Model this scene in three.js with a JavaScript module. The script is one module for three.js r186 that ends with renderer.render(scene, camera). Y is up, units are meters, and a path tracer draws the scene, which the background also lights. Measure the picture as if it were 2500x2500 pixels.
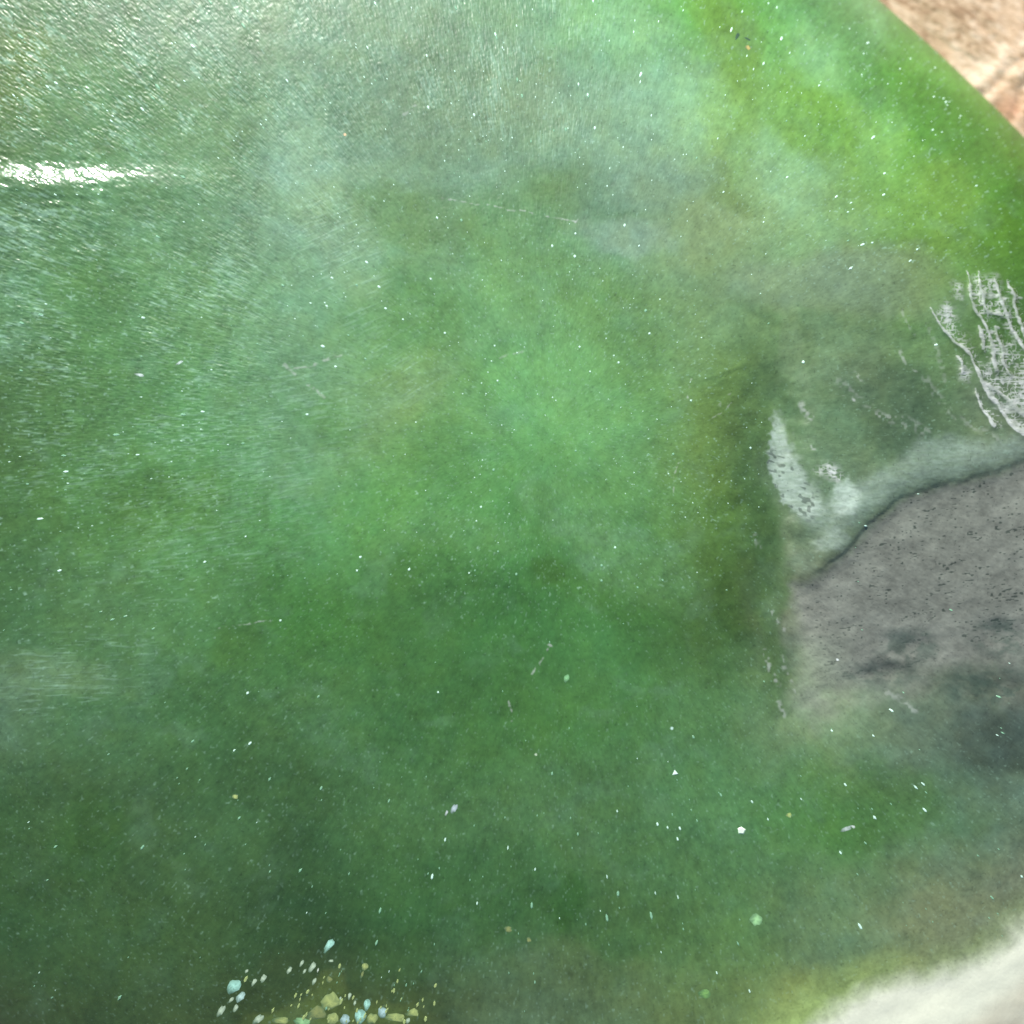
import * as THREE from 'three';
import { MarchingCubes } from 'three/addons/objects/MarchingCubes.js';
import { mergeGeometries } from 'three/addons/utils/BufferGeometryUtils.js';

// ------------------------------------------------------------------ camera, sky, sun, exposure
const MM = 0.001;
const scene = new THREE.Scene();
const renderer = new THREE.WebGLRenderer({ antialias: true });
renderer.toneMapping = THREE.LinearToneMapping;
renderer.toneMappingExposure = 1.3;
renderer.shadowMap.enabled = true;
renderer.shadowMap.type = THREE.PCFSoftShadowMap;

const EYE = 60;                                   // millimetres above the crown of the stone
const camera = new THREE.PerspectiveCamera(2 * Math.atan(12.5 / EYE) * 180 / Math.PI, 1, 0.002, 50);
camera.position.set(0, EYE * MM, 0);
camera.up.set(0, 0, -1);
camera.lookAt(0, 0, 0);
camera.focus = 61.5 * MM;
camera.userData.fStop = 75;

const SUN = new THREE.Vector3(-0.22, 0.57, -0.79).normalize();
function makeSky() {
  const w = 512, h = 256, d = new Float32Array(w * h * 4);
  for (let j = 0; j < h; j++) {
    const el = ((j + 0.5) / h - 0.5) * Math.PI, y = Math.sin(el), c = Math.cos(el);
    for (let i = 0; i < w; i++) {
      const az = ((i + 0.5) / w - 0.5) * 2 * Math.PI, o = (j * w + i) * 4;
      const sx = c * Math.cos(az), sz = c * Math.sin(az), k = Math.pow(1 - Math.max(0, y), 2.5);
      const s = Math.max(0, sx * SUN.x + y * SUN.y + sz * SUN.z), glow = 0.75 * Math.pow(s, 9) + 0.12 * Math.pow(s, 3);
      let r = 0.10 + 0.15 * k + 0.84 * glow, g = 0.16 + 0.16 * k + 0.98 * glow, b = 0.28 + 0.14 * k + 1.14 * glow;
      if (y < 0) { r = 0.12; g = 0.11; b = 0.085; }
      d[o] = r; d[o + 1] = g; d[o + 2] = b; d[o + 3] = 1;
    }
  }
  const t = new THREE.DataTexture(d, w, h, THREE.RGBAFormat, THREE.FloatType);
  t.mapping = THREE.EquirectangularReflectionMapping; t.magFilter = THREE.LinearFilter; t.needsUpdate = true;
  return t;
}
const sky = makeSky();
scene.background = sky;
scene.environment = sky;
const sun = new THREE.DirectionalLight(0xfffaf2, 5);
sun.position.copy(SUN).multiplyScalar(0.5);
sun.castShadow = true;
sun.shadow.mapSize.set(2048, 2048);
Object.assign(sun.shadow.camera, { left: -0.13, right: 0.13, top: 0.13, bottom: -0.13, near: 0.1, far: 1 });
sun.shadow.camera.updateProjectionMatrix();
scene.add(sun, sun.target);

// ------------------------------------------------------------------ noise and small helpers
function rng(seed) { let s = seed >>> 0; return () => { s = (s + 0x6d2b79f5) | 0; let t = Math.imul(s ^ (s >>> 15), 1 | s); t = (t + Math.imul(t ^ (t >>> 7), 61 | t)) ^ t; return ((t ^ (t >>> 14)) >>> 0) / 4294967296; }; }
const NT = new Float32Array(65536); { const r = rng(7); for (let i = 0; i < 65536; i++) NT[i] = r() * 2 - 1; }
function noise(x, y) {                            // value noise, -1..1
  const xi = Math.floor(x), yi = Math.floor(y); let fx = x - xi, fy = y - yi;
  fx = fx * fx * (3 - 2 * fx); fy = fy * fy * (3 - 2 * fy);
  const a = (yi & 255) << 8, b = ((yi + 1) & 255) << 8, c = xi & 255, d = (xi + 1) & 255;
  const p = NT[a + c] + (NT[a + d] - NT[a + c]) * fx, q = NT[b + c] + (NT[b + d] - NT[b + c]) * fx;
  return p + (q - p) * fy;
}
function fbm(x, y, n) { let s = 0, a = 0.5, t = 0; for (let i = 0; i < n; i++) { s += a * noise(x, y); t += a; x = x * 2.03 + 17.3; y = y * 2.03 + 9.1; a *= 0.55; } return s / t; }
const clamp = (x, a = 0, b = 1) => x < a ? a : x > b ? b : x;
const sst = (a, b, x) => { const t = clamp((x - a) / (b - a)); return t * t * (3 - 2 * t); };
const mix = (a, b, t) => a + (b - a) * t;
const toLin = (c) => { c /= 255; return c <= 0.04045 ? c / 12.92 : Math.pow((c + 0.055) / 1.055, 2.4); };
const toByte = (l) => { l = clamp(l); return 255 * (l <= 0.0031308 ? l * 12.92 : 1.055 * Math.pow(l, 1 / 2.4) - 0.055); };
const hex = (s) => [parseInt(s.slice(0, 2), 16), parseInt(s.slice(2, 4), 16), parseInt(s.slice(4, 6), 16)].map(toLin);
const pts = (s) => s.trim().split(/\s+/).map((p) => p.split(',').map(Number));

// A polygon with a signed distance (positive inside), skipped quickly far from its box.
function poly(s) {
  const p = pts(s), xs = p.map((q) => q[0]), ys = p.map((q) => q[1]);
  return { p, x0: Math.min(...xs), x1: Math.max(...xs), y0: Math.min(...ys), y1: Math.max(...ys) };
}
function sdPoly(g, x, y, far = 260) {
  if (x < g.x0 - far || x > g.x1 + far || y < g.y0 - far || y > g.y1 + far) return -far;
  let d = 1e9, inside = false; const p = g.p;
  for (let i = 0, j = p.length - 1; i < p.length; j = i++) {
    const ax = p[j][0], ay = p[j][1], bx = p[i][0], by = p[i][1], ex = bx - ax, ey = by - ay, wx = x - ax, wy = y - ay;
    const t = clamp((wx * ex + wy * ey) / (ex * ex + ey * ey)), dx = wx - ex * t, dy = wy - ey * t;
    d = Math.min(d, dx * dx + dy * dy);
    if ((ay > y) !== (by > y) && x < ax + (y - ay) / (by - ay) * ex) inside = !inside;
  }
  return inside ? Math.sqrt(d) : -Math.sqrt(d);
}
// A polyline: distance, side (positive = right of the way it runs down the picture) and how far along.
function line(s) { const p = pts(s), xs = p.map((q) => q[0]), ys = p.map((q) => q[1]); return { p, x0: Math.min(...xs), x1: Math.max(...xs), y0: Math.min(...ys), y1: Math.max(...ys) }; }
const LD = { d: 0, side: 0, t: 0 };
function sdLine(g, x, y, far = 200) {
  LD.d = far; LD.side = 1; LD.t = 0;
  if (x < g.x0 - far || x > g.x1 + far || y < g.y0 - far || y > g.y1 + far) return LD;
  let best = 1e9; const p = g.p;
  for (let i = 1; i < p.length; i++) {
    const ax = p[i - 1][0], ay = p[i - 1][1], ex = p[i][0] - ax, ey = p[i][1] - ay, wx = x - ax, wy = y - ay;
    const t = clamp((wx * ex + wy * ey) / (ex * ex + ey * ey)), dx = wx - ex * t, dy = wy - ey * t, q = dx * dx + dy * dy;
    if (q < best) { best = q; LD.side = ex * wy - ey * wx > 0 ? -1 : 1; LD.t = (i - 1 + t) / (p.length - 1); }
  }
  LD.d = Math.sqrt(best); return LD;
}

// ------------------------------------------------------------------ the shape of the stone (millimetres)
// (u, v): drawing coordinates of the stone's upper face, 100 to the millimetre where the crown lies.
const O = { x: -1.5, z: 1.5 }, AX = 19.9, BX = 30, T = 10, TB = 7, N = 2.3;
const D0 = [0.68, -0.733];                        // the flattened side of the outline
function rimAt(c, s) { const p = c * D0[0] + s * D0[1], q = -c * D0[1] + s * D0[0], w = 1 + 0.012 * Math.sin(3 * Math.atan2(s, c) + 1); return w / Math.hypot(p / AX, q / BX); }
function dome(x, z) {
  const dx = x - O.x, dz = z - O.z, r = Math.hypot(dx, dz); if (r < 1e-6) return 0;
  const rho = r / rimAt(dx / r, dz / r);
  return rho >= 1 ? -T : -T + T * Math.pow(1 - Math.pow(rho, N), 1 / N);
}
function drawing(x, z, y) { const k = EYE / (EYE - y) * 100; return [1250 + x * k, 1250 + z * k]; }

const HOLLOW = poly('1790,740 1850,880 1882,1000 1884,1150 1906,1260 1902,1400 1934,1500 1928,1650 1918,1760 2050,1800 2250,1800 2700,1780 2800,1200 2700,640 2300,660 2100,690 1900,720');
const FLOOR = poly('1938,1432 2000,1400 2060,1352 2130,1275 2200,1215 2290,1185 2400,1160 2500,1128 2720,1060 2760,1400 2700,1640 2400,1660 2270,1690 2120,1740 2000,1765 1925,1755 1938,1650 1950,1530');
const GROOVE = line('1775,700 1850,880 1880,1000 1882,1150 1904,1260 1902,1400 1930,1500 1926,1650 1915,1760 1905,1850');
const WEDGE = poly('1900,1005 1925,1060 1945,1110 1970,1160 2000,1200 2012,1240 1985,1268 1945,1255 1912,1215 1887,1150 1884,1080');
const BANK = poly('1945,1255 2000,1235 2060,1200 2100,1180 2190,1130 2250,1075 2320,1060 2420,1085 2500,1062 2740,1000 2720,1060 2500,1118 2400,1150 2290,1175 2200,1205 2120,1262 2050,1305 1990,1295');
const KNOB = poly('2045,1190 2075,1165 2100,1205 2092,1250 2055,1255 2035,1225');
const SCRAP = poly('1985,1322 2045,1290 2078,1310 2062,1342 2000,1345');
const RIND = poly('1900,2590 1990,2510 2060,2452 2125,2412 2190,2384 2240,2372 2290,2374 2335,2366 2385,2344 2428,2314 2470,2272 2525,2218 2650,2120 2900,2060 2950,2400 2800,2760 2400,2900 2100,2800');
const FRINGE = poly('1690,2610 1790,2520 1900,2440 2030,2380 2180,2345 2240,2358 2330,2345 2425,2290 2505,2215 2650,2110 2950,2060 2950,2900 2000,2900');
const DENTS = ['2228,1580 70 34', '2455,1560 62 40', '2160,1650 80 30', '2420,1680 110 40'].map((s) => s.split(/[ ,]/).map(Number));
const GLINTS = [
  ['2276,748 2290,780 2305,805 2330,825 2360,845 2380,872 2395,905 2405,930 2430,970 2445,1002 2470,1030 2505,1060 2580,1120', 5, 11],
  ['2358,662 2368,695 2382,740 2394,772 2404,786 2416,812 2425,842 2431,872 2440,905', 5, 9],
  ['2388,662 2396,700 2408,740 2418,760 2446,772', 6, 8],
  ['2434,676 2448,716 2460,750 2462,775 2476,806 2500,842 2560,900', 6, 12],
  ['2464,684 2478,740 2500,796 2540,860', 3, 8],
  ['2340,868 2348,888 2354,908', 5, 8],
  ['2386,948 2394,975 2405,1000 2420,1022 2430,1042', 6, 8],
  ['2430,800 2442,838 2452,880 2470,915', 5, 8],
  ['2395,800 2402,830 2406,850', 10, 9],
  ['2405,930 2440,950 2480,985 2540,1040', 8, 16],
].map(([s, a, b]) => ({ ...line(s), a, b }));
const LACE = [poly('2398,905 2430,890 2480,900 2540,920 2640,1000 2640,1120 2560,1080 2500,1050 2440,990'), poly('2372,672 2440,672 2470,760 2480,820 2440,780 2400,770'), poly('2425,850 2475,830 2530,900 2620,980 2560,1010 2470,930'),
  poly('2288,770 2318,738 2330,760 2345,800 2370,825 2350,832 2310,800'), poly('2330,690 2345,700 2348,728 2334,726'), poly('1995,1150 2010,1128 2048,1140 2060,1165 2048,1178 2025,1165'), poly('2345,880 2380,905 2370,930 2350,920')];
const CR = { m: 0, k: -1, core: 0, area: false };
function glintMask(x, y) {                            // m: painted white glint here; k: the streak it belongs to; core: the streak's raised spine; area: inside a glint patch
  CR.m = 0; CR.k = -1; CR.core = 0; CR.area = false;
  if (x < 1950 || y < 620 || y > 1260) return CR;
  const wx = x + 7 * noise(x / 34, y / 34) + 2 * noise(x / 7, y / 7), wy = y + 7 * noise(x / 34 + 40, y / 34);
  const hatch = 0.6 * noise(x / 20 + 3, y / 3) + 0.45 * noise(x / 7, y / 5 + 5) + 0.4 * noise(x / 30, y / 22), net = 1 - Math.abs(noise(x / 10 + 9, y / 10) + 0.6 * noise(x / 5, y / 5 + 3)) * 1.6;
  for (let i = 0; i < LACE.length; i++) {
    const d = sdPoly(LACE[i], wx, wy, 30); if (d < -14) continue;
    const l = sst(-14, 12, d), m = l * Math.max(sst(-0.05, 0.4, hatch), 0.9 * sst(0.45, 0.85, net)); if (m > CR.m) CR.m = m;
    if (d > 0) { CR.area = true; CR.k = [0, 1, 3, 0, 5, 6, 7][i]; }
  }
  for (let i = 0; i < GLINTS.length; i++) {
    const c = GLINTS[i], q = sdLine(c, wx, wy, 70); if (q.d > 60) continue;
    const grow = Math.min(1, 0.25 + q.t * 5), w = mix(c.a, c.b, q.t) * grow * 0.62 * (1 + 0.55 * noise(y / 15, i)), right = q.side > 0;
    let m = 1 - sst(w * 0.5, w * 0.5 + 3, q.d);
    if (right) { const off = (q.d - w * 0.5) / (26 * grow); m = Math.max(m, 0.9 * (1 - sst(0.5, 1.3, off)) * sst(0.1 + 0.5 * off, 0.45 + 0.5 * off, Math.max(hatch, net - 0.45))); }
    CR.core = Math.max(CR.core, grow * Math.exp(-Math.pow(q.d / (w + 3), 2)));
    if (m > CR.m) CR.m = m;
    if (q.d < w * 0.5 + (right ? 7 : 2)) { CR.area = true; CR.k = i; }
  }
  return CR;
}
function relief(u, v) {                           // millimetres added to the dome
  const wu = u + 16 * fbm(u / 90, v / 90, 3), wv = v + 16 * fbm(u / 90 + 31, v / 90, 3);
  let h = 0.035 * fbm(u / 420, v / 420, 2) + 0.006 * fbm(u / 60, v / 60, 2);
  // low step across the left, its upper side steep enough to mirror the sun
  const rib = v - 432 - 5 * noise(u / 80, 3) - 4 * noise(u / 22, 8), lift = 1 - sst(200, 680, u);
  h += (0.12 + 0.08 * (1 - sst(100, 420, u))) * lift * sst(-46, 40, rib) * Math.exp(-Math.max(0, rib) / 210) * (1 + 0.10 * noise(u / 50, v / 10)) + 0.0075 * lift * Math.exp(-rib * rib / 5000) * (noise(u / 17, v / 7) + 0.9 * noise(u / 34 + v / 20, v / 10));
  if (u > 1480) {
    const d = sdPoly(HOLLOW, wu, wv, 300), soft = mix(mix(240, 70, sst(700, 1000, v)), 150, sst(1560, 1760, v));
    let in_ = sst(-soft * 0.6, soft, d);
    h -= 0.32 * in_;
    const q = sdLine(GROOVE, wu, wv, 320), along = sst(0, 0.22, q.t) * (1 - sst(0.6, 0.97, q.t));
    h -= 0.58 * along * Math.exp(-Math.pow(q.d / (q.side < 0 ? 95 : 60), 2) * 0.9);
    const f = sdPoly(FLOOR, u + 7 * fbm(u / 40, v / 40, 3), v + 7 * fbm(u / 40 + 8, v / 40, 3), 200);
    if (f > -200) {
      const bottom = sst(1520, 1720, v);
      h -= 0.10 * sst(-mix(22, 60, bottom), mix(40, 90, bottom), f);
      if (f < 0 && v < 1420 && u > 1960) h += 0.08 * Math.exp(-Math.pow((f + 44) / 42, 2)) * sst(1960, 2060, u);     // the lip above the step stands up a little
    }
    if (in_ > 0.3) h += (in_ - 0.3) * (0.022 * fbm(u / 46, v / 30, 4) + 0.006 * noise(u / 9, v / 6));
    for (const [x, y, a, b] of DENTS) { const e = ((wu - x) / a) ** 2 + ((wv - y) / b) ** 2; if (e < 6) h -= 0.09 * Math.exp(-e * 1.2); }
    for (let i = 0; i < 3; i++) {                 // soft folds fanning over the right edge
      const ph = (u - 2140 - i * 90) * 0.9 - (v - 700) * 0.33; if (v > 640 && v < 1120) h += 0.02 * Math.exp(-(ph * ph) / 900) * sst(640, 780, v) * (1 - sst(980, 1120, v));
    }
    const c = glintMask(u, v); h += 0.065 * c.core;
    const r = sdPoly(RIND, u + 14 * fbm(u / 70, v / 70, 2), v + 14 * fbm(u / 70 + 5, v / 70, 2), 700);
    if (r > -160) { const e = Math.max(0, r + 40); h += 0.0014 * e * sst(0, 200, e) * (1 - 0.35 * sst(250, 600, r)) + 0.02 * sst(0, 60, r) * noise((u * 0.75 + v) / 70, (v * 0.75 - u) / 400); }
  }
  return h;
}

// ------------------------------------------------------------------ colour of the stone
const GRID = [  // top rows carry some sky haze in the colour
  '567d58 5f8668 6e967c 749c82 749c82 72a080 70ac7a 5fa54b 69aa6e 5f9b55 55914b',
  '527749 57845a 608a66 69937a 698f76 709478 6ea082 73a56e 6eaa55 64a54b 4b8732',
  '567f5b 5d8c66 608f69 78a591 6e9b7d 69967d 699682 7da078 78a578 699b50 4b7d28',
  '5a8a63 558755 5f9164 699b78 5a915a 649b69 5f915a 6e966e 699164 648c5f 466e37',
  '4b7346 558755 558c5a 64966e 69965f 64a569 5f965f 648c50 5a7d5f 557855 5f7864',
  '4b7846 50824b 558c55 55915a 559150 508c50 558c55 557d41 5f7d64 5f7864 5f6e64',
  '467349 507d50 4b7d4b 41783c 41733c 3c733c 417841 3c5f2d 6e7d70 737d74 6e7570',
  '557c5c 4b7850 416e41 467346 417341 41733c 467846 4b784b 648264 556e5f 415550',
  '3f663c 436740 426a42 3c643c 467346 4b784b 4b784b 508255 4b7d46 557d5a 5c7866',
  '3a6139 40653c 3f623a 325532 3c693c 416e41 466e41 558250 648764 788c6e 828c73',
  '3d5c38 405e39 425c38 3c5532 415a37 557355 5a7855 698755 7d9158 96a078 a09c88',
].map((r) => r.split(' ').map(hex));
const GREY = hex('7b7f74'), GREYG = hex('7f8e76'), PALE = hex('aabdae'), BANKC = hex('8a9d90'), WHITE = hex('d6dbd6'), CREAM = hex('dfe2cb'), LIME = hex('b2cf7e'), INK = hex('2c3a30'), MIST = hex('82a890'), HAIR = hex('a9d2b8'), APPLE = hex('689848'), OLIVE = hex('4c7a34'), DUN = hex('988f7c');
const ALB = 0.78;                                 // how the tones noted above relate to the stone's own reflectance
const C = [0, 0, 0];
const blend = (k, t) => { if (t <= 0) return; C[0] += (k[0] - C[0]) * t; C[1] += (k[1] - C[1]) * t; C[2] += (k[2] - C[2]) * t; };
const PATCH = [   // vivid and dull clouds in the jade, some painting in reflection and shade: centre, half axes, turn, colour, strength
  ['1760,80 60 190 -14', APPLE, 0.75], ['2330,560 190 60 -62', APPLE, 0.7], ['2060,330 160 120 30', APPLE, 0.3], ['1800,440 70 40 20', hex('5e7f45'), 0.6],  // apple green paints in light coming through the thin edge
  ['950,520 230 70 8', hex('55803f'), 0.55], ['1290,600 130 110 0', hex('5a8f4c'), 0.45], ['1450,500 110 60 10', hex('587f45'), 0.5], ['1350,960 130 110 30', hex('6cae70'), 0.5],
  ['1340,1400 40 34 0', hex('3c6a2c'), 0.7], ['1500,1430 130 60 12', hex('3f6f33'), 0.5], ['1790,1330 70 180 -6', hex('4a7634'), 0.2], ['1400,1760 170 60 -20', hex('3f7138'), 0.4],
  ['1370,2220 34 60 20', hex('35612a'), 0.8], ['1180,2160 220 70 12', hex('376338'), 0.5], ['560,1560 60 60 0', hex('416f36'), 0.6], ['230,2050 70 90 30', hex('355f2c'), 0.55],
  ['30,90 70 40 20', hex('66854a'), 0.4], ['30,190 60 50 0', hex('66854a'), 0.35], ['1600,440 120 40 -10', hex('6a9280'), 0.5], ['1490,330 200 90 25', MIST, 0.35], ['1560,560 80 40 0', hex('86aaa0'), 0.45],  // grey-blue ones paint in the sky reflection at top centre
  ['720,330 80 150 -20', hex('80ae96'), 0.4], ['840,560 60 150 -24', hex('86b096'), 0.4], ['1000,960 70 80 -30', hex('80aa78'), 0.2], ['700,1080 110 70 -14', hex('6aa075'), 0.25], ['90,1660 190 50 3', hex('6f9470'), 0.4],
  ['1500,1330 220 60 34', hex('74a87a'), 0.22], ['1080,1330 150 40 -8', hex('74a47a'), 0.15], ['1640,250 110 80 24', hex('86bd9a'), 0.5], ['1520,60 90 60 0', hex('82bb8e'), 0.5], ['2060,90 110 80 -20', hex('84bb90'), 0.5], ['1920,430 130 60 30', hex('84b893'), 0.45],
  ['2170,280 50 120 -14', hex('7fb67c'), 0.35], ['800,1000 70 40 30', hex('4f8740'), 0.4], ['420,1230 120 70 0', hex('4f7d3c'), 0.45], ['1040,1180 140 120 0', hex('5f9d5e'), 0.35], ['2400,2100 120 70 -20', hex('647e6c'), 0.35], ['2150,1960 120 70 -24', hex('47763a'), 0.5],
  ['2450,1790 90 60 30', hex('3a4c44'), 0.55], ['2190,1000 150 80 20', hex('445e4a'), 0.75], ['2060,830 100 120 0', hex('67846a'), 0.45], ['2060,690 230 70 0', hex('82988a'), 0.45], ['1925,840 26 130 -14', hex('84a486'), 0.3], ['1882,1390 40 300 -4', hex('42693a'), 0.6], ['2245,235 430 46 42', hex('3f7a34'), 0.5], ['2040,2400 170 60 -30', hex('6f8648'), 0.4], ['700,2430 200 60 0', hex('3b5230'), 0.5], ['850,2492 190 26 0', hex('84924e'), 0.4], ['805,2450 42 30 -20', hex('86944e'), 0.2], ['980,2470 230 40 0', hex('445a32'), 0.4], ['1450,2380 160 60 0', hex('667f58'), 0.3], ['1760,300 90 50 60', hex('79ad5e'), 0.4],  // dark rim and groove bands are edge darkening and shade put into the colour
].map(([s, c, k]) => { const [x, y, a, b, t] = s.split(/[ ,]/).map(Number), r = t * Math.PI / 180; return { x, y, a, b, c, k, co: Math.cos(r), si: Math.sin(r), far: 2.2 * Math.max(a, b) }; });
const HATCH = [   // bundles of fine polishing scratches: centre, half length, half width, turn, strength
  ['650,1040 260 190 -11', 0.5], ['560,1290 260 120 -9', 0.4], ['830,640 110 190 -24', 0.55], ['150,1610 260 70 -2', 0.55], ['120,1690 260 60 -2', 0.5], ['980,900 120 110 -32', 0.4], ['380,1400 280 90 -5', 0.3], ['1650,1200 80 160 -58', 0.15],
].map(([s, k]) => { const [x, y, a, b, t] = s.split(/[ ,]/).map(Number), r = t * Math.PI / 180; return { x, y, a, b, k, co: Math.cos(r), si: Math.sin(r) }; });
const MARKS = [   // single scratches and pale threads: line, width, strength
  ['1070,488 1160,498 1240,512 1330,526 1410,538', 2.2, 0.5], ['1405,540 1418,528', 2, 0.6], ['1690,920 1680,990', 1.6, 0.5], ['1655,1130 1640,1200', 1.6, 0.4], ['1740,1020 1800,975', 2, 0.4], ['1750,990 1790,960', 2, 0.35], ['1330,1568 1345,1580 1330,1600 1318,1625 1302,1645', 3, 0.6],
  ['1245,1710 1252,1745 1244,1765', 3, 0.5], ['710,905 760,895 830,862', 4, 0.5], ['690,890 740,930 790,970', 4, 0.5], ['1872,1592 1885,1630 1905,1670', 7, 0.5], ['1890,1490 1905,1520 1925,1545', 5, 0.35], ['1910,1610 1930,1650 1948,1690', 6, 0.4], ['1905,1715 1920,1745', 6, 0.4],
  ['1850,1310 1860,1345', 6, 0.25], ['1965,985 1978,1008 1983,1018', 8, 0.5], ['1985,1070 1992,1095', 6, 0.5], ['2065,960 2085,970 2097,983', 4, 0.6], ['1220,875 1300,850', 3, 0.3], ['985,276 1010,255', 4, 0.4], ['520,1535 660,1518', 2, 0.5], ['2170,1690 2240,1735', 9, 0.3], ['2050,925 2120,985 2190,1030 2255,1058', 9, 0.22], ['2262,920 2320,1000 2390,1048 2450,1075', 9, 0.22], ['2195,850 2225,895 2240,905', 5, 0.4], ['2090,905 2110,930', 4, 0.35], ['2200,740 2225,800 2236,815', 4, 0.25], ['2265,790 2290,850 2310,930', 6, 0.2], ['2140,1010 2215,1020 2275,1052', 7, 0.2],
].map(([s, w, k]) => ({ ...line(s), w, k }));

const R0X = 1340, R0Y = 1060;                      // the crown from which the buffing strokes run outwards
const OUT = { h: 0, buffed: 0, gloss: 0 };
function paint(u, v) {
  const ru = u - R0X, rv = v - R0Y, rr = Math.hypot(ru, rv), th = Math.atan2(rv, ru);
  const st = clamp(rr / 1500), rq = rr - 0.34 * Math.min(rr, 1500) * Math.min(rr, 1500) / 1500;
  const turn = th / (2 * Math.PI) * 256, far_ = sst(420, 760, rr);      // round the crown; whole turns of the noise table, so no seam
  const stroke = (w, r, a, b) => mix(noise(turn * w + a, r + b), noise(turn * w * 2 + a, r + b + 33), far_);
  const wob = 4 * noise(u / 60, v / 60);
  // mottling
  const wu = u + 70 * fbm(u / 260, v / 260, 3) + 22 * fbm(u / 50, v / 50, 3), wv = v + 70 * fbm(u / 260 + 50, v / 260, 3) + 22 * fbm(u / 50 + 20, v / 50, 3);
  const gx = clamp(wu / 250, 0, 9.999), gy = clamp(wv / 250, 0, 9.999), ix = Math.floor(gx), iy = Math.floor(gy);
  let fx = gx - ix, fy = gy - iy; fx = fx * fx * (3 - 2 * fx); fy = fy * fy * (3 - 2 * fy);
  const a = GRID[iy][ix], b = GRID[iy][ix + 1], c = GRID[iy + 1][ix], d = GRID[iy + 1][ix + 1];
  for (let i = 0; i < 3; i++) C[i] = mix(mix(a[i], b[i], fx), mix(c[i], d[i], fx), fy);
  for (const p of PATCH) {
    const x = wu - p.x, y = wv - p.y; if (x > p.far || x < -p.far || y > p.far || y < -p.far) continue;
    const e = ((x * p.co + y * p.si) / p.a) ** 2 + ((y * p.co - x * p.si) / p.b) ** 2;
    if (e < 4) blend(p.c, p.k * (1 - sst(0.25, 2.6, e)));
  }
  const cloud = fbm(u / 120 + 7, v / 120, 4), fine = fbm(u / 34 + 70, v / 34, 4);
  const inHollow = u > 1700 ? sst(-60, 40, sdPoly(HOLLOW, u, v, 120)) : 0;
  const speck = noise(u / 13 + 41, v / 13), mott = noise(u / 7.5 + 80, v / 7.5 + 12);
  let g = 1 + 0.20 * cloud + 0.17 * fine + 0.07 * speck + 0.06 * mott;
  const hue = fbm(u / 46 + 11, v / 46 + 90, 3); C[0] *= 1.10 + 0.06 * hue; C[1] *= 0.97; C[2] *= 0.82 - 0.09 * hue; C[0] = Math.min(C[0], C[1] * (u > 1850 && v > 1000 ? 0.82 : 0.66));
  // veils of paler, bluer jade
  const veil = sst(0.12, 0.6, fbm(wu / 90 + 130, wv / 70, 4)); blend(MIST, veil * 0.12 * (1 - inHollow) * (1 - sst(1500, 2300, v) * 0.5));
  // fibrous grain, drawn out along the strokes towards the rim
  const grain = stroke(4, rq / 5, 0, wob * 0.1) * 0.55 + stroke(2, rq / 9, 50, 4 + wob * 0.1) * 0.55 + noise(u / 4.3, v / 4.3) * 0.45;
  const upper = (1 - sst(300, 1150, u)) * (1 - sst(800, 1500, v)), top = (1 - sst(250, 620, v)) * (1 - sst(1200, 1700, u));
  g += grain * (0.13 + 0.04 * upper);
  OUT.h = 0.12 * grain + 0.08 * fine + 0.05 * mott;
  const streak = 0.5 * stroke(5, rr / 15, 9, wob * 0.05) + 0.4 * stroke(2, rr / 26, 90, 7 + wob * 0.05) + 0.5 * fbm(u / 75 + 3, v / 75 + 3, 3) + 0.2 * cloud;
  const sm = Math.max(upper, top * 0.75) * sst(0.12, 0.75, streak); blend(HAIR, sm * 0.42);  // pale streaks paint in part of the upper-left sheen
  const buffed = Math.max(upper, 0.9 * top, 0.5 * (1 - sst(500, 1000, v)) * (1 - sst(1300, 1800, u)));
  OUT.h += 0.72 * buffed * (0.5 * stroke(5, rr / 11, 9, wob * 0.05) + 0.4 * stroke(2, rr / 20, 90, 7 + wob * 0.05) + 0.4 * noise(u / 6 + 5, v / 6)) * (0.6 + 0.8 * sst(-0.4, 0.5, fbm(u / 75 + 3, v / 75 + 3, 3)));
  OUT.buffed = buffed; OUT.gloss = 0;
  // tiny pale grains and dark pores everywhere
  const dot = stroke(4, rq / 4, 20, 11) * 0.6 + noise(u / 5 + 33, v / 5) * 0.5; if (dot > 0.45) blend(HAIR, (dot - 0.45) * (1 - inHollow * 0.6) * (1 - 0.55 * sst(1300, 1700, v)));
  const pore = noise(u / 4.1 + 90, v / 4.1); if (pore < -0.72) g *= 1 + (pore + 0.72) * 1.3;
  for (const k of HATCH) {
    const x = u - k.x, y = v - k.y, p = (x * k.co + y * k.si) / k.a, q = (y * k.co - x * k.si) / k.b, e = p * p + q * q;
    if (e < 1.6) { const n = noise(p * k.a / 40 + 5, q * k.b / 3.8) * 0.8 + 0.5 * noise(p * k.a / 16, q * k.b / 3 + 70) + 0.3 * noise(u / 40, v / 40), m = k.k * (1 - sst(0.3, 1.5, e)) * sst(0.15, 0.95, n); blend(HAIR, m * 0.36); OUT.h += m * 0.35; }
  }
  for (const m of MARKS) { const q = sdLine(m, u + 5 * noise(u / 40, v / 40), v + 5 * noise(u / 40 + 7, v / 40), 20); if (q.d < m.w * 2) { const n = m.k * (1 - sst(m.w * 0.2, m.w * 1.5, q.d + 1.5 * noise(u / 5, v / 5))) * sst(-0.35, 0.6, noise(u / 8, v / 8) + 0.5 * noise(u / 25, v / 25)); blend(WHITE, n * 0.7); OUT.h += n * 0.3; } }
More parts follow.
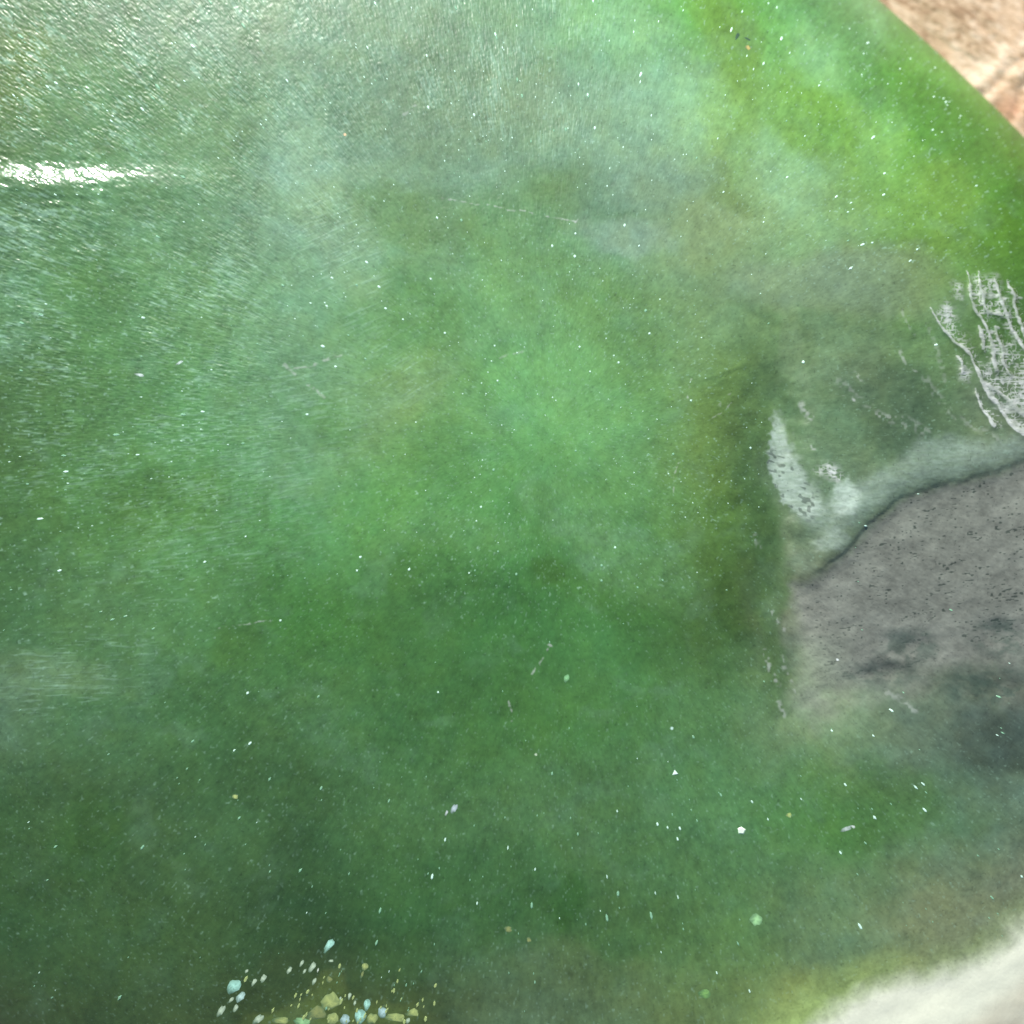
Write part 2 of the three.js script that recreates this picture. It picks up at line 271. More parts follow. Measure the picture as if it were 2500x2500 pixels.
  // the grey weathered skin in the hollow
  if (u > 1760 && v > 560) {
    const eu = u + 10 * fbm(u / 34, v / 34, 4) + 3 * noise(u / 6, v / 6), ev = v + 10 * fbm(u / 34 + 9, v / 34, 4) + 3 * noise(u / 6 + 4, v / 6);
    let f = sdPoly(FLOOR, eu, ev, 160), bottom = sst(1480, 1700, v);
    const fm = sst(-mix(12, 40, bottom), mix(26, 140, bottom), f + 50 * bottom * fbm(u / 70, v / 50, 3));
    if (fm > 0) {
      blend(GREY, fm * 0.92); blend(GREYG, fm * 0.6 * (1 - sst(1960, 2140, u)) * sst(1500, 1640, v));
      const blot = fbm(u / 60 + 4, v / 36, 4); g += fm * 0.22 * blot;
      const dash = noise(u / 10 + 3, v / 3.6 + u / 36) * 0.75 + noise(u / 5, v / 3.4) * 0.4 + 0.5 * fbm(u / 70 + 60, v / 50, 3);
      g += fm * (0.05 * noise(u / 9 + 7, v / 5) + 0.12 * noise(u / 40, v / 22 + 40));
      const dm = fm * sst(0.46, 0.8, dash) * (1 - bottom * 0.6); blend(INK, dm * 0.75); OUT.h -= dm * 0.25;
      for (const [x, y, p, q] of DENTS) { const e = ((eu - x) / p) ** 2 + ((ev - y) / q) ** 2; if (e < 4) blend(hex0, 0.6 * (1 - sst(0.1, 2.6, e)) * sst(-0.5, 0.4, fbm(u / 26 + 3, v / 18, 3))); }
    }
    const band = (sd, w, k, col) => { const m = sst(-w, w, sd); if (m > 0) { const hz = noise(u / 22, v / 5) * 0.6 + noise(u / 7, v / 4) * 0.4; blend(col, m * k * (0.85 + 0.35 * hz)); } return m; };
    const bm = band(sdPoly(BANK, eu, ev, 60), 20, 0.58, BANKC);
    const wm = band(sdPoly(WEDGE, eu + 8 * noise(u / 12, v / 12), ev, 60), mix(6, 22, sst(1890, 1990, u + (1100 - v) * 0.3)), 0.85, PALE);
    band(sdPoly(KNOB, eu, ev, 60), 10, 0.8, PALE); band(sdPoly(SCRAP, eu, ev, 60), 12, 0.5, PALE);
    if (wm > 0) { const dash = noise(u / 10, v / 6 - u / 20) + 0.5 * noise(u / 30, v / 30); blend(INK, wm * 0.6 * sst(0.42, 0.75, dash) * sst(1070, 1120, v)); }
    OUT.h += 0.10 * (fm + bm) * noise(u / 6, v / 4.5);
    const cr = glintMask(u, v); if (cr.m > 0) { blend(WHITE, cr.m * (0.58 + 0.3 * noise(u / 12, v / 9 + 3))); OUT.h += cr.m * (0.4 + 0.4 * noise(u / 8, v / 3.5)); OUT.gloss = cr.m; }  // white glints on the folds painted into the colour
  }
  // pale rind at the lower right
  if (u > 1800 && v > 1950) {
    const eu = u + 24 * fbm(u / 70, v / 70, 3), ev = v + 24 * fbm(u / 70 + 5, v / 70, 3);
    const l = sdPoly(FRINGE, eu, ev, 200); blend(LIME, 0.8 * sst(-60, 130, l));
    const r = sdPoly(RIND, eu, ev, 200), rm = sst(-36, 44, r);
    if (rm > 0) { blend(CREAM, rm); const s = noise((u * 0.75 + v) / 62 + 2, (v * 0.75 - u) / 500) + 0.35 * fbm(u / 60, v / 60, 3); blend(DUN, rm * sst(30, 200, r - 0.2 * (2500 - u)) * clamp(0.45 + 0.6 * s)); }
    g = mix(g, 1, sst(-20, 60, r) * 0.8);
  }
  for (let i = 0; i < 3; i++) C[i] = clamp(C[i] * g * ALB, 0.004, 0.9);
}
const hex0 = hex('3c5044');

// uv: even over the middle 30 mm of the stone, gathered up beyond it
const IN = 15, toUV = (x) => { const a = Math.abs(x); return 0.5 + Math.sign(x) * (a <= IN ? 0.45 * a / IN : 0.45 + 0.05 * (1 - Math.exp(-(a - IN) / 5))); };
const fromUV = (t) => { const d = Math.abs(t - 0.5), s = Math.sign(t - 0.5); return s * (d <= 0.45 ? d / 0.45 * IN : IN - 5 * Math.log(Math.max(1e-3, 1 - (d - 0.45) / 0.05))); };
const TS = 2048;
const colorData = new Uint8Array(TS * TS * 4), bumpData = new Float32Array(TS * TS), roughData = new Uint8Array(TS * TS * 4);
for (let j = 0; j < TS; j++) {
  const z = fromUV((j + 0.5) / TS);
  for (let i = 0; i < TS; i++) {
    const x = fromUV((i + 0.5) / TS), [u, v] = drawing(x, z, dome(x, z)), o = j * TS + i;
    paint(u, v);
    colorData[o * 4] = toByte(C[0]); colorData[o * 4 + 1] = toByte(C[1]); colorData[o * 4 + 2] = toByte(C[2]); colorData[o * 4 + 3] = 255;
    bumpData[o] = OUT.h;
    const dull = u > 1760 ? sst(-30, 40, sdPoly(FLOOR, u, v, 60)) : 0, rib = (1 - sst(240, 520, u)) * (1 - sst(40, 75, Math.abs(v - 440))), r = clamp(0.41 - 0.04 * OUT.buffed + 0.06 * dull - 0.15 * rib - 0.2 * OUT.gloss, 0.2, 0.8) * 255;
    roughData[o * 4] = roughData[o * 4 + 1] = roughData[o * 4 + 2] = r; roughData[o * 4 + 3] = 255;
  }
}
function tex(data, format, type, srgb, size = TS) { const t = new THREE.DataTexture(data, size, size, format, type); if (srgb) t.colorSpace = THREE.SRGBColorSpace; t.magFilter = t.minFilter = THREE.LinearFilter; t.needsUpdate = true; return t; }
const jade = new THREE.MeshPhysicalMaterial({ map: tex(colorData, THREE.RGBAFormat, THREE.UnsignedByteType, true), bumpMap: tex(bumpData, THREE.RedFormat, THREE.FloatType), bumpScale: 1.05e-5, roughness: 1, roughnessMap: tex(roughData, THREE.RGBAFormat, THREE.UnsignedByteType), ior: 1.61, specularIntensity: 0.58 });
jade.name = 'polished_jade';

// ------------------------------------------------------------------ the stone
const stone = new THREE.Group();
stone.name = 'jade_stone';
stone.userData = { label: 'large polished green jade stone with a grey hollow and pale rind, lying in the hand', category: 'stone' };
scene.add(stone);
{
  const NA = 1300, NR = 470, NB = 60, pos = [], uv = [], tag = [];
  const put = (x, y, z) => { pos.push(x * MM, y * MM, z * MM); uv.push(toUV(x), toUV(z)); };
  put(O.x, relief(...drawing(O.x, O.z, 0)), O.z); tag.push(0);
  for (let r = 1; r <= NR + NB; r++) {
    const up = r <= NR, t = up ? r / NR : (r - NR) / NB, rho = up ? 1 - Math.pow(1 - t, 1.7) : Math.pow(1 - t, 0.6);
    for (let a = 0; a < NA; a++) {
      const q = a / NA * 2 * Math.PI, c = Math.cos(q), s = Math.sin(q), R = rimAt(c, s) * rho, x = O.x + R * c, z = O.z + R * s, k = Math.pow(Math.max(0, 1 - Math.pow(rho, N)), 1 / N);
      let y = up ? -T + T * k : -T - TB * k, m = 0;
      if (up) {
        const [u, v] = drawing(x, z, y); y += relief(u, v) * (1 - Math.pow(rho, 14));
        const cr = glintMask(u, v); m = cr.area ? 10 + cr.k : 0;
        if (!m && u > 1900 && v > 1100 && sdPoly(FLOOR, u, v, 20) > -4) m = 1;
        if (!m && u > 1860 && v > 980 && (sdPoly(WEDGE, u, v, 20) > 0)) m = 2;
        if (!m && u > 2000 && v > 2050 && sdPoly(RIND, u, v, 20) > 0) m = 3;
      }
      put(x, y, z); tag.push(m);
    }
  }
  const all = [], at = (r, a) => r === 0 ? 0 : 1 + (r - 1) * NA + (a % NA);
  for (let a = 0; a < NA; a++) all.push(0, at(1, a + 1), at(1, a));
  for (let r = 1; r < NR + NB; r++) for (let a = 0; a < NA; a++) { const p = at(r, a), q = at(r, a + 1), s = at(r + 1, a), t = at(r + 1, a + 1); all.push(p, q, s, q, t, s); }
  const P = new THREE.BufferAttribute(new Float32Array(pos), 3), U = new THREE.BufferAttribute(new Float32Array(uv), 2);
  const whole = new THREE.BufferGeometry(); whole.setAttribute('position', P); whole.setIndex(all); whole.computeVertexNormals();
  const Nn = whole.attributes.normal;
  const parts = new Map();
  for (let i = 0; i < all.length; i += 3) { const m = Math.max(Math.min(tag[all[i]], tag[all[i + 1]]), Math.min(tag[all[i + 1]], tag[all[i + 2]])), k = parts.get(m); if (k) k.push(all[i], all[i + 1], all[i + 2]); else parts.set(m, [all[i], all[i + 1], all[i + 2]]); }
  const called = { 0: ['polished_face'], 1: ['grey_hollow', 'dull grey floor of the hollow with dark specks'], 2: ['pale_wall', 'pale grey wall along the left of the hollow'], 3: ['pale_rind', 'cream white rind at the lower right of the stone'] };
  for (const [m, idx] of parts) {
    const map = new Map(), p = [], n = [], w = [], id = [];
    for (const i of idx) { let j = map.get(i); if (j === undefined) { j = map.size; map.set(i, j); p.push(P.getX(i), P.getY(i), P.getZ(i)); n.push(Nn.getX(i), Nn.getY(i), Nn.getZ(i)); w.push(U.getX(i), U.getY(i)); } id.push(j); }
    const g = new THREE.BufferGeometry(); g.setAttribute('position', new THREE.Float32BufferAttribute(p, 3)); g.setAttribute('normal', new THREE.Float32BufferAttribute(n, 3)); g.setAttribute('uv', new THREE.Float32BufferAttribute(w, 2)); g.setIndex(id);
    const o = new THREE.Mesh(g, jade), [name, label] = called[m] ?? ['painted_glint', 'white lacy glint streak painted beside the hollow']; o.name = name; if (label) o.userData.label = label; o.castShadow = o.receiveShadow = true; stone.add(o);
  }
}
const V3 = (x, y, z) => new THREE.Vector3(x, y, z);
function surface(u, v) {                          // the point of the upper face under a drawing coordinate, and its normal
  const f = (x, z) => { const y = dome(x, z), [a, b] = drawing(x, z, y); return y + relief(a, b); };
  let y = 0, x = 0, z = 0;
  for (let i = 0; i < 8; i++) { x = (u - 1250) / 100 * (EYE - y) / EYE; z = (v - 1250) / 100 * (EYE - y) / EYE; y = dome(x, z); }
  const e = 0.06, h = f(x, z), n = V3(f(x - e, z) - f(x + e, z), 2 * e, f(x, z - e) - f(x, z + e)).normalize();
  return { p: V3(x, h, z), n };
}
// an uneven flake: a low crystal whose rim wanders
function flake(seed, sides = 15, rough = true) {
  const r = rng(seed), rim = []; for (let i = 0; i < sides; i++) rim.push(rough ? 0.78 + 0.34 * r() : 0.72 + 0.4 * r());
  const rows = rough ? [[0.3, 0.44], [0.58, 0.34], [0.82, 0.16], [1, -0.35]] : [[0.6, 0.42], [1, -0.3]], pos = [0.1 * (r() - 0.5), 0.46, 0.1 * (r() - 0.5)], id = [], col = [1, 1, 1];
  for (const [k, y] of rows) for (let i = 0; i < sides; i++) {
    const a = i / sides * 2 * Math.PI, q = k * mix(0.9, rim[i], k) * (1 + 0.12 * (r() - 0.5)), x = Math.cos(a), tail = rough && x > 0 ? 1.12 : 1;
    pos.push(x * q * tail, y * (0.75 + 0.5 * r()), Math.sin(a) * q * (rough ? 1 - 0.2 * x : 1)); const t = clamp(1 - (rough ? 0.55 * Math.max(0, x * k) + 0.5 * Math.pow(k, 3) + 0.45 * r() : 0), 0.12, 1); col.push(t, t, t);
  }
  for (let i = 0; i < sides; i++) { const j = (i + 1) % sides; id.push(0, 1 + j, 1 + i); for (let k = 0; k + 1 < rows.length; k++) { const a = 1 + k * sides; id.push(a + i, a + j, a + sides + i, a + j, a + sides + j, a + sides + i); } }
  let g = new THREE.BufferGeometry(); g.setAttribute('position', new THREE.Float32BufferAttribute(pos, 3)); g.setIndex(id); g.userData.share = col; if (!rough) g = g.toNonIndexed(); g.computeVertexNormals(); return g;
}
function seat(u, v, len, wid, turn, tall = 0.25) { // matrix that lays a flake on the stone
  const s = surface(u, v), c = Math.cos(turn), n = s.n, ax = V3(c, 0, Math.sin(turn)); ax.addScaledVector(n, -ax.dot(n)).normalize();
  const az = V3().crossVectors(ax, n), m = new THREE.Matrix4().makeBasis(ax, n, az);
  m.setPosition(s.p.multiplyScalar(MM)); return m.multiply(new THREE.Matrix4().makeScale(len / 200 * MM, tall * wid / 200 * MM, wid / 200 * MM));
}
const chipShapes = [11, 12, 13, 14, 15, 16, 17].map((s) => flake(s)), tri = flake(21, 3, false), quad = flake(26, 5, false);
const plain = new THREE.MeshPhysicalMaterial({ roughness: 0.4, ior: 1.6, vertexColors: true }), JADE = [0.05, 0.115, 0.05], stoneMats = {};
const chipMat = (h) => stoneMats[h] ??= new THREE.MeshPhysicalMaterial({ color: new THREE.Color().setRGB(...hex(h)), roughness: 0.4, ior: 1.6 });
const tinted = new Map();
function tint(shape, h) {                         // mottled from its own pale colour into the green of the stone
  const key = shape.uuid + h; if (tinted.has(key)) return tinted.get(key);
  const g = shape.clone(), c = hex(h), a = []; for (let i = 0; i < shape.userData.share.length; i += 3) { const t = shape.userData.share[i]; for (let k = 0; k < 3; k++) a.push(mix(JADE[k], c[k], t)); }
  g.setAttribute('color', new THREE.Float32BufferAttribute(a, 3)); tinted.set(key, g); return g;
}
let chipNo = 0;
function chip(u, v, len, wid, deg, color, shape, label) {
  if (!shape) { const k = v > 2460 ? 1.05 : 0.92; len *= k; wid *= k; deg += 180; }
  const o = shape ? new THREE.Mesh(shape, chipMat(color)) : new THREE.Mesh(tint(chipShapes[chipNo++ % 7], color), plain); o.name = 'mineral_chip'; o.applyMatrix4(seat(u, v, len, wid, deg * Math.PI / 180, shape ? 0.3 : 0.07));
  if (label) o.userData.label = label; o.castShadow = o.receiveShadow = true; stone.add(o); return o;
}
const MINT = 'b4ecd4', PMINT = 'c8eadb', BONE = 'c6dab8', YG = 'b0be70', GRN = 'a4d894', BLU = 'b8d8d2', OLV = '8d9658';
const CHIPS = [
  '571,2408,56,36,-48,' + MINT, '587,2434,44,22,-52,' + PMINT, '564,2441,26,11,-50,' + BONE, '539,2469,40,17,-58,' + BONE, '575,2462,28,12,-60,' + BONE, '643,2389,30,17,-62,' + BONE, '620,2398,30,12,-60,' + BONE, '602,2371,16,8,-55,' + BONE,
  '706,2369,28,12,-58,' + BONE, '736,2352,26,10,-62,' + BONE, '743,2372,20,8,-62,' + BONE, '762,2362,40,17,-56,' + BONE, '808,2346,16,9,-10,' + BONE, '803,2308,48,22,-56,' + MINT, '767,2396,26,10,-64,' + BONE, '776,2369,16,5,-74,e9f2dd',
  '890,2360,26,22,-70,' + YG, '884,2380,26,8,-74,' + OLV, '804,2392,22,20,-60,' + OLV, '806,2446,66,56,-40,' + YG, '853,2432,24,10,-76,' + BONE, '831,2438,14,6,-76,' + BONE, '866,2449,18,8,-74,' + BONE, '895,2453,38,22,-82,' + MINT,
  '630,2489,38,20,-44,' + BONE, '686,2492,48,22,-4,' + YG, '738,2496,46,30,10,' + GRN, '772,2474,54,40,-30,' + OLV, '812,2488,40,30,-70,' + YG, '842,2490,34,28,-70,' + BLU, '878,2482,44,34,-80,' + MINT, '908,2488,34,30,-60,' + YG,
  '934,2472,34,28,-80,' + BLU, '966,2484,56,28,0,' + YG, '1008,2472,32,24,-20,' + YG, '996,2492,18,10,-70,' + BONE,
  '1846,2245,40,38,20,' + GRN, '1720,2425,38,32,0,7fae5c', '1240,2268,24,20,10,' + OLV, '1291,2294,18,14,70,' + OLV, '574,1945,18,15,0,b9c878', '1926,1990,18,16,0,a9bd6a', '1383,1656,24,15,-70,86c283', '1640,1778,11,11,0,' + PMINT, '1308,1842,10,9,0,' + BONE,
  '1108,1975,32,18,-60,b9c8cc', '1090,1985,20,8,-66,c6d0cc', '2066,2024,34,15,-20,b5c4ba', '2082,2018,18,9,20,c8d4c8', '1826,116,18,17,0,c2b268', '842,328,11,10,30,f0c89a', '341,915,30,10,10,d6e6de', '438,886,26,9,-30,c8dcd2',
];
for (const c of CHIPS) { const [u, v, l, w, t, h] = c.split(','); chip(+u, +v, +l, +w, +t, h); }
chip(1648, 1887, 22, 22, 20, 'd8f2e0', tri, 'pale mint three-cornered chip');
chip(1810, 2027, 28, 26, 60, 'dcf2d4', quad, 'pale mint four-cornered chip');
chip(2050, 1612, 18, 10, 60, 'e6ece6'); chip(1825, 95, 22, 9, 20, '35523a'); chip(1800, 88, 30, 12, -62, '35523a');

// sun sparkle put in as hundreds of pale pinhead flecks, too small to pick apart, drawn out along the buffing strokes
{
  const r = rng(99), geos = [], faint = [], green = [], shapes = [flake(31, 5, false), flake(32, 6, false), flake(33, 4, false)];
  const fleck = (u, v, l, w, t, to = geos) => { const g = shapes[to.length % 3].clone(); g.applyMatrix4(seat(u, v, l, w, t, 0.5)); to.push(g); };
  const along = (u, v) => Math.atan2(v - R0Y, u - R0X);
  let n = 0;
  while (n < 1000) {
    const u = r() * 2500, v = r() * 2500, rr = Math.hypot(u - R0X, v - R0Y);
    let d = 0.16; if (u > 1100 && v < 1300 && u < 2400) d = 0.75; if (u < 1100 && v < 1200) d = 0.5; if (u > 700 && u < 1800 && v < 1450 && v > 500) d = 0.85; if (u > 1880 && v > 640 && v < 1750) d = 0.05; if (u > 2020 && v > 2300) d = 0; if (v < (u - 2133) * 0.92 + 40) d = 0;
    const crowd = fbm(u / 110, v / 110, 3); d *= crowd > 0.12 ? 1 : crowd > -0.1 ? 0.35 : 0.1;
    if (r() > d) continue; n++;
    const big = Math.pow(r(), 5), s = 2.0 + 1.6 * r() + 6 * big, e = 1 + clamp((rr - 300) / 900) * (1.3 + r());
    fleck(u, v, s * e, s, along(u, v) + 0.3 * (r() - 0.5), n % 9 < (v > 1300 ? 8 : u > 700 ? 3 : 5) ? faint : geos);
  }
  for (let i = 0; i < 48; i++) { const u = 590 + 480 * Math.pow(r(), 0.9), v = 2500 - 150 * r() * r() - 4, s = 5 + 9 * r() * r(); fleck(u, v, s * (1.8 + r()), s * 0.9, along(u, v) + 0.3 * (r() - 0.5), green); }
  for (const s of ['2132,335,24,9', '1965,882,11,11', '1837,1092,10,9', '2283,165,20,7', '2223,143,18,6', '2197,168,18,6', '2280,236,18,6', '2304,240,18,6', '2318,248,20,5', '2345,283,18,6', '2278,317,14,6', '2300,322,13,6', '2410,316,15,6', '2158,475,15,7', '2130,592,11,8', '2240,608,12,7', '2160,423,13,7', '2000,208,14,7', '2104,182,12,5', '1786,72,24,7', '1812,28,18,6', '1876,8,14,5', '1897,18,14,5', '1550,50,12,4', '1547,78,12,5', '1608,52,11,4', '1563,200,16,5', '1590,282,11,5', '2100,2262,26,8', '2236,1922,22,7', '2254,1914,18,6', '2258,1978,20,7', '2136,1996,18,9', '2180,1736,18,7', '2064,1916,14,6', '2134,1797,12,6', '2033,1785,10,6', '2052,2082,14,6', '1875,2000,12,5', '1836,1957,12,5', '1605,2012,13,7', '1630,2020,12,6', '1660,2022,13,7', '1654,2048,13,6', '1507,1980,11,5', '1087,2050,14,6', '610,1815,14,7', '572,1832,14,5', '605,1692,11,8', '495,1005,14,6', '500,1372,13,7', '750,1012,11,7', '145,1393,16,7', '685,1515,9,8', '1510,885,8,8', '1405,570,8,7', '1560,600,9,7', '600,1310,7,6', '880,1360,9,8', '872,1393,8,8', '1070,1690,7,7', '1240,2070,14,4', '1600,2180,14,4', '1482,2140,14,4', '1655,2190,14,4', '2495,2140,14,7', '1750,2375,12,5', '1830,2420,14,5', '950,2372,10,3', '1165,2205,12,5']) {
    const [u, v, l, w] = s.split(',').map(Number); fleck(u, v, l, w, along(u, v));
  }
  for (const [list, c] of [[geos, [0.60, 0.86, 0.70]], [faint, [0.22, 0.44, 0.27]], [green, [0.33, 0.42, 0.15]]]) {
    const o = new THREE.Mesh(mergeGeometries(list), new THREE.MeshStandardMaterial({ color: new THREE.Color().setRGB(...c), roughness: 0.4 })); o.name = 'sparkle_fleck'; o.userData.kind = 'stuff'; o.castShadow = o.receiveShadow = true; stone.add(o);
  }
}

// ------------------------------------------------------------------ the hand under the stone (millimetres)
{
  const F = V3(-0.70, 0, 0.714), S = V3(0.714, 0, 0.70);       // towards the fingertips, across the palm
  const Q = (f, s, y) => F.clone().multiplyScalar(f).addScaledVector(S, s).add(V3(-2, y, 2));
  const bones = [], bone = (a, b, ra, rb, k = 5) => bones.push({ a, b, ra, rb, k, ab: V3().subVectors(b, a), l2: a.distanceToSquared(b) });
  bone(Q(-95, 0, -36), Q(-46, 0, -33), 25, 24, 12); bone(Q(-95, 10, -36), Q(-46, 12, -33), 22, 22, 12);
  for (const [s0, s1, f] of [[-14, -31, 44], [-5, -10, 50], [5, 11, 47], [14, 31, 40]]) bone(Q(-42, s0, -31), Q(f, s1, -29), 15, 11, 9);
  bone(Q(-21, -17, -24), Q(-21, 18, -24), 12.6, 12.8, 7);      // fleshy heel that rises beside the stone
  bone(Q(-30, -30, -27), Q(10, -36, -26), 14, 11, 9);
  const finger = (f, s, yaw, len, r, curl) => { let p = Q(f, s, -29), d = 0; len.forEach((l, i) => { d += curl[i]; const n = p.clone().addScaledVector(F, l * Math.cos(d) * Math.cos(yaw)).addScaledVector(S, l * Math.cos(d) * Math.sin(yaw)).add(V3(0, l * Math.sin(d), 0)); bone(p, n, r - i * 0.8, r - 0.8 - i * 0.8, i ? 1.2 : 3); p = n; }); };
  finger(44, -31, -0.16, [40, 24, 19], 9.6, [0.22, 0.42, 0.25]); finger(50, -10, -0.03, [44, 28, 20], 9.8, [0.2, 0.4, 0.25]); finger(47, 11, 0.06, [41, 26, 20], 9.4, [0.24, 0.42, 0.28]); finger(40, 31, 0.2, [32, 20, 17], 8.3, [0.28, 0.42, 0.28]);
  { let p = Q(-28, -34, -28); for (const [f, s, y, ra, rb] of [[8, -58, -22, 14, 11], [36, -68, -14, 10.8, 9.6], [58, -68, -9, 9.6, 8]]) { const n = Q(f, s, y); bone(p, n, ra, rb, 3); p = n; } }
  const w = V3(), sdf = (p) => {
    let d = 1e3;
    for (const b of bones) { const t = clamp(w.subVectors(p, b.a).dot(b.ab) / b.l2), e = w.addScaledVector(b.ab, -t).length() - mix(b.ra, b.rb, t), h = clamp(0.5 + 0.5 * (d - e) / b.k); d = mix(d, e, h) - b.k * h * (1 - h); }
    return d;
  };
  const grad = (p, o) => { const e = 0.05, q = p.clone(); o.set(sdf(q.set(p.x + e, p.y, p.z)) - sdf(q.set(p.x - e, p.y, p.z)), sdf(q.set(p.x, p.y + e, p.z)) - sdf(q.set(p.x, p.y - e, p.z)), sdf(q.set(p.x, p.y, p.z + e)) - sdf(q.set(p.x, p.y, p.z - e))); return o.normalize(); };
  const RES = 120, HALF = 130, mc = new MarchingCubes(RES, new THREE.MeshBasicMaterial(), false, false, 300000), ctr = V3(-10, -25, 10);
  const p = V3(); mc.isolation = 0;
  for (let k = 0; k < RES; k++) for (let j = 0; j < RES; j++) for (let i = 0; i < RES; i++) { p.set((i - RES / 2) / (RES / 2) * HALF + ctr.x, (j - RES / 2) / (RES / 2) * HALF + ctr.y, (k - RES / 2) / (RES / 2) * HALF + ctr.z); mc.field[i + j * RES + k * RES * RES] = p.y > 60 || p.y < -75 ? -40 : -sdf(p); }
  mc.update();
  const raw = mc.positionArray, count = mc.count, nn = V3();
  const CREASE = [['2330,310 2400,228 2440,200 2470,170 2540,110 2640,60', 9, 0.34], ['2440,340 2475,290 2490,262 2510,200 2560,150', 9, 0.3], ['2460,160 2500,100 2520,40 2530,-40', 8, 0.18], ['2380,30 2420,80 2470,160', 7, 0.1], ['2250,60 2330,120 2400,150 2480,165', 5, 0.07], ['2200,-20 2300,40 2400,60 2500,60', 5, 0.06], ['2465,330 2500,300 2560,270', 6, 0.2]].map(([s, a, d]) => ({ ...line(s), a, d }));
  const SK = -10.5, place = (v) => [1250 + v.x * 100 * EYE / (EYE - SK), 1250 + v.z * 100 * EYE / (EYE - SK)];
  const deform = (v) => {
    const box = Math.min(v.x - 6, 30 - v.x, v.z + 32, -4 - v.z, v.y + 20); if (box <= 0) return v;
    const [u, t] = place(v); let h = 0.03 * fbm(u / 30, t / 30, 3) + 0.10 * fbm(u / 110, t / 110, 2);
    for (const c of CREASE) { const q = sdLine(c, u + 5 * noise(u / 22, t / 22), t + 5 * noise(u / 22 + 8, t / 22), 80); h -= 0.62 * c.d * Math.exp(-Math.pow(q.d / c.a, 2)) - c.d * 0.25 * Math.exp(-Math.pow(q.d / (c.a * 3.2), 2)); }
    grad(v, nn); return v.addScaledVector(nn, h * sst(0, 3, box));
  };
  const P = [], UVs = [], NO = []; let tris = [];
  for (let i = 0; i + 8 < count * 3; i += 9) {
    const t = [0, 3, 6].map((o) => { const v = V3(raw[i + o] * HALF + ctr.x, raw[i + o + 1] * HALF + ctr.y, raw[i + o + 2] * HALF + ctr.z); for (let n = 0; n < 2; n++) v.addScaledVector(grad(v, nn), -sdf(v)); return v; });
    tris.push(t);
  }
  const near = (t) => t.every((v) => v.x > 6 && v.x < 30 && v.z > -32 && v.z < -4 && v.y > -20);
  const cut = (t, n, out) => { if (!n) { out.push(t); return; } const [a, b, c] = t, m = (x, y) => { const v = V3().addVectors(x, y).multiplyScalar(0.5); const bx = Math.min(v.x - 6, 30 - v.x, v.z + 32, -4 - v.z, v.y + 20); if (bx > 2.2) v.addScaledVector(grad(v, nn), -sdf(v)); return v; }, ab = m(a, b), bc = m(b, c), ca = m(c, a); cut([a, ab, ca], n - 1, out); cut([ab, b, bc], n - 1, out); cut([ca, bc, c], n - 1, out); cut([ab, bc, ca], n - 1, out); };
  const fine = []; for (const t of tris) cut(t, near(t) ? 4 : 0, fine);
  const key = (v) => Math.round(v.x * 500) + ',' + Math.round(v.y * 500) + ',' + Math.round(v.z * 500), seen = new Map(), index = [];
  for (const t of fine) for (const v of t) { const k = key(v); let i = seen.get(k); if (i === undefined) { i = seen.size; seen.set(k, i); const d = deform(v.clone()); P.push(d.x * MM, d.y * MM, d.z * MM); UVs.push((v.x - 16) / 24 + 0.5, (v.z + 16) / 24 + 0.5); } index.push(i); }
  const good = []; for (let i = 0; i < index.length; i += 3) { const [a, b, c] = [index[i], index[i + 1], index[i + 2]]; if (a !== b && b !== c && a !== c) good.push(a, b, c); }
  const g = new THREE.BufferGeometry(); g.setAttribute('position', new THREE.Float32BufferAttribute(P, 3)); g.setAttribute('uv', new THREE.Float32BufferAttribute(UVs, 2)); g.setIndex(good); g.computeVertexNormals();
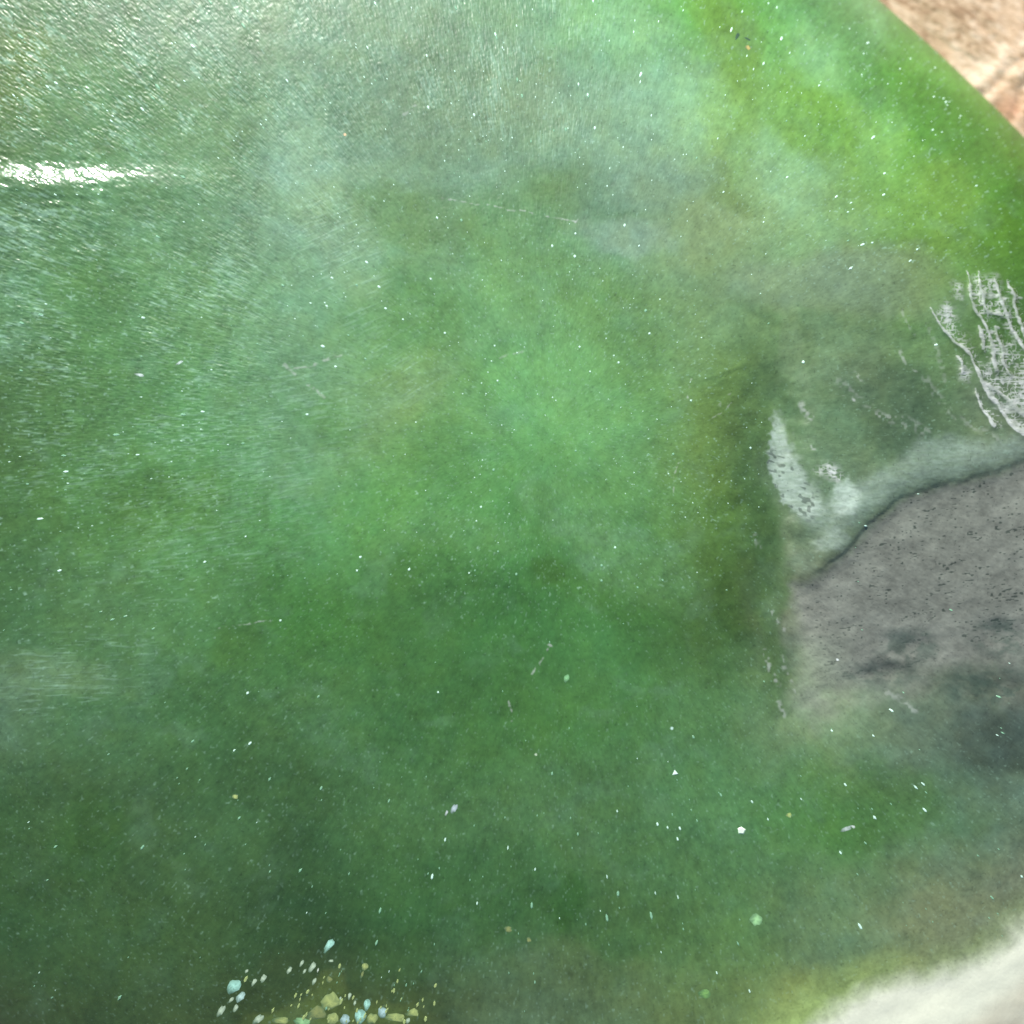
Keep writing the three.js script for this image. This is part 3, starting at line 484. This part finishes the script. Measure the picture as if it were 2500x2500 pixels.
  { // outward faces
    const a = g.attributes.position, v = V3(a.getX(0), a.getY(0), a.getZ(0)).divideScalar(MM), n = g.attributes.normal; grad(v, nn);
    if (nn.x * n.getX(0) + nn.y * n.getY(0) + nn.z * n.getZ(0) < 0) { for (let i = 0; i < good.length; i += 3) { const t = good[i]; good[i] = good[i + 1]; good[i + 1] = t; } g.setIndex(good); g.computeVertexNormals(); }
  }
  // skin: blotches, fine crossing lines, redder folds
  const SS = 1024, cd = new Uint8Array(SS * SS * 4), bd = new Float32Array(SS * SS), base = hex('c7aa8a'), light = hex('dfcab0'), dark = hex('8f7153'), red = hex('c38a68');
  for (let j = 0; j < SS; j++) for (let i = 0; i < SS; i++) {
    const [u, v] = place(V3(((i + 0.5) / SS - 0.5) * 24 + 16, 0, ((j + 0.5) / SS - 0.5) * 24 - 16)), o = j * SS + i;
    const a = u * 0.82 + v * 0.57, b = v * 0.82 - u * 0.57;        // the fine lines run down to the right
    const n1 = fbm(a / 34, b / 17, 4), n2 = fbm(a / 11 + 40, b / 5, 3), n3 = fbm(u / 130 + 5, v / 130, 3);
    C[0] = base[0]; C[1] = base[1]; C[2] = base[2];
    blend(light, sst(-0.05, 0.55, n1 + 0.4 * n3) * 0.85); blend(dark, sst(0.08, 0.6, -n1 * 0.9 + 0.45 * n2 - 0.3 * n3) * 0.75);
    blend(dark, 0.6 * sst(0.15, 0.6, n2)); blend(light, 0.5 * sst(0.15, 0.6, -n2));
    const rr = Math.exp(-(((u - 2465) / 45) ** 2 + ((v - 262) / 40) ** 2)); blend(red, 0.75 * rr * (0.8 + 0.6 * n1));
    for (let k = 0; k < 3; k++) cd[o * 4 + k] = toByte(C[k]); cd[o * 4 + 3] = 255;
    bd[o] = 0.5 * n2 + 0.35 * n1;
  }
  const map = tex(cd, THREE.RGBAFormat, THREE.UnsignedByteType, true, SS), bump = tex(bd, THREE.RedFormat, THREE.FloatType, false, SS);
  for (const t of [map, bump]) t.wrapS = t.wrapT = THREE.MirroredRepeatWrapping;
  const hand = new THREE.Mesh(g, new THREE.MeshPhysicalMaterial({ map, bumpMap: bump, bumpScale: 4e-5, roughness: 0.55, ior: 1.4 }));
  hand.name = 'person'; hand.castShadow = hand.receiveShadow = true;
  hand.userData = { label: 'bare open hand with tan creased skin, palm up under the green stone', category: 'person' };
  scene.add(hand);
}
renderer.render(scene, camera);
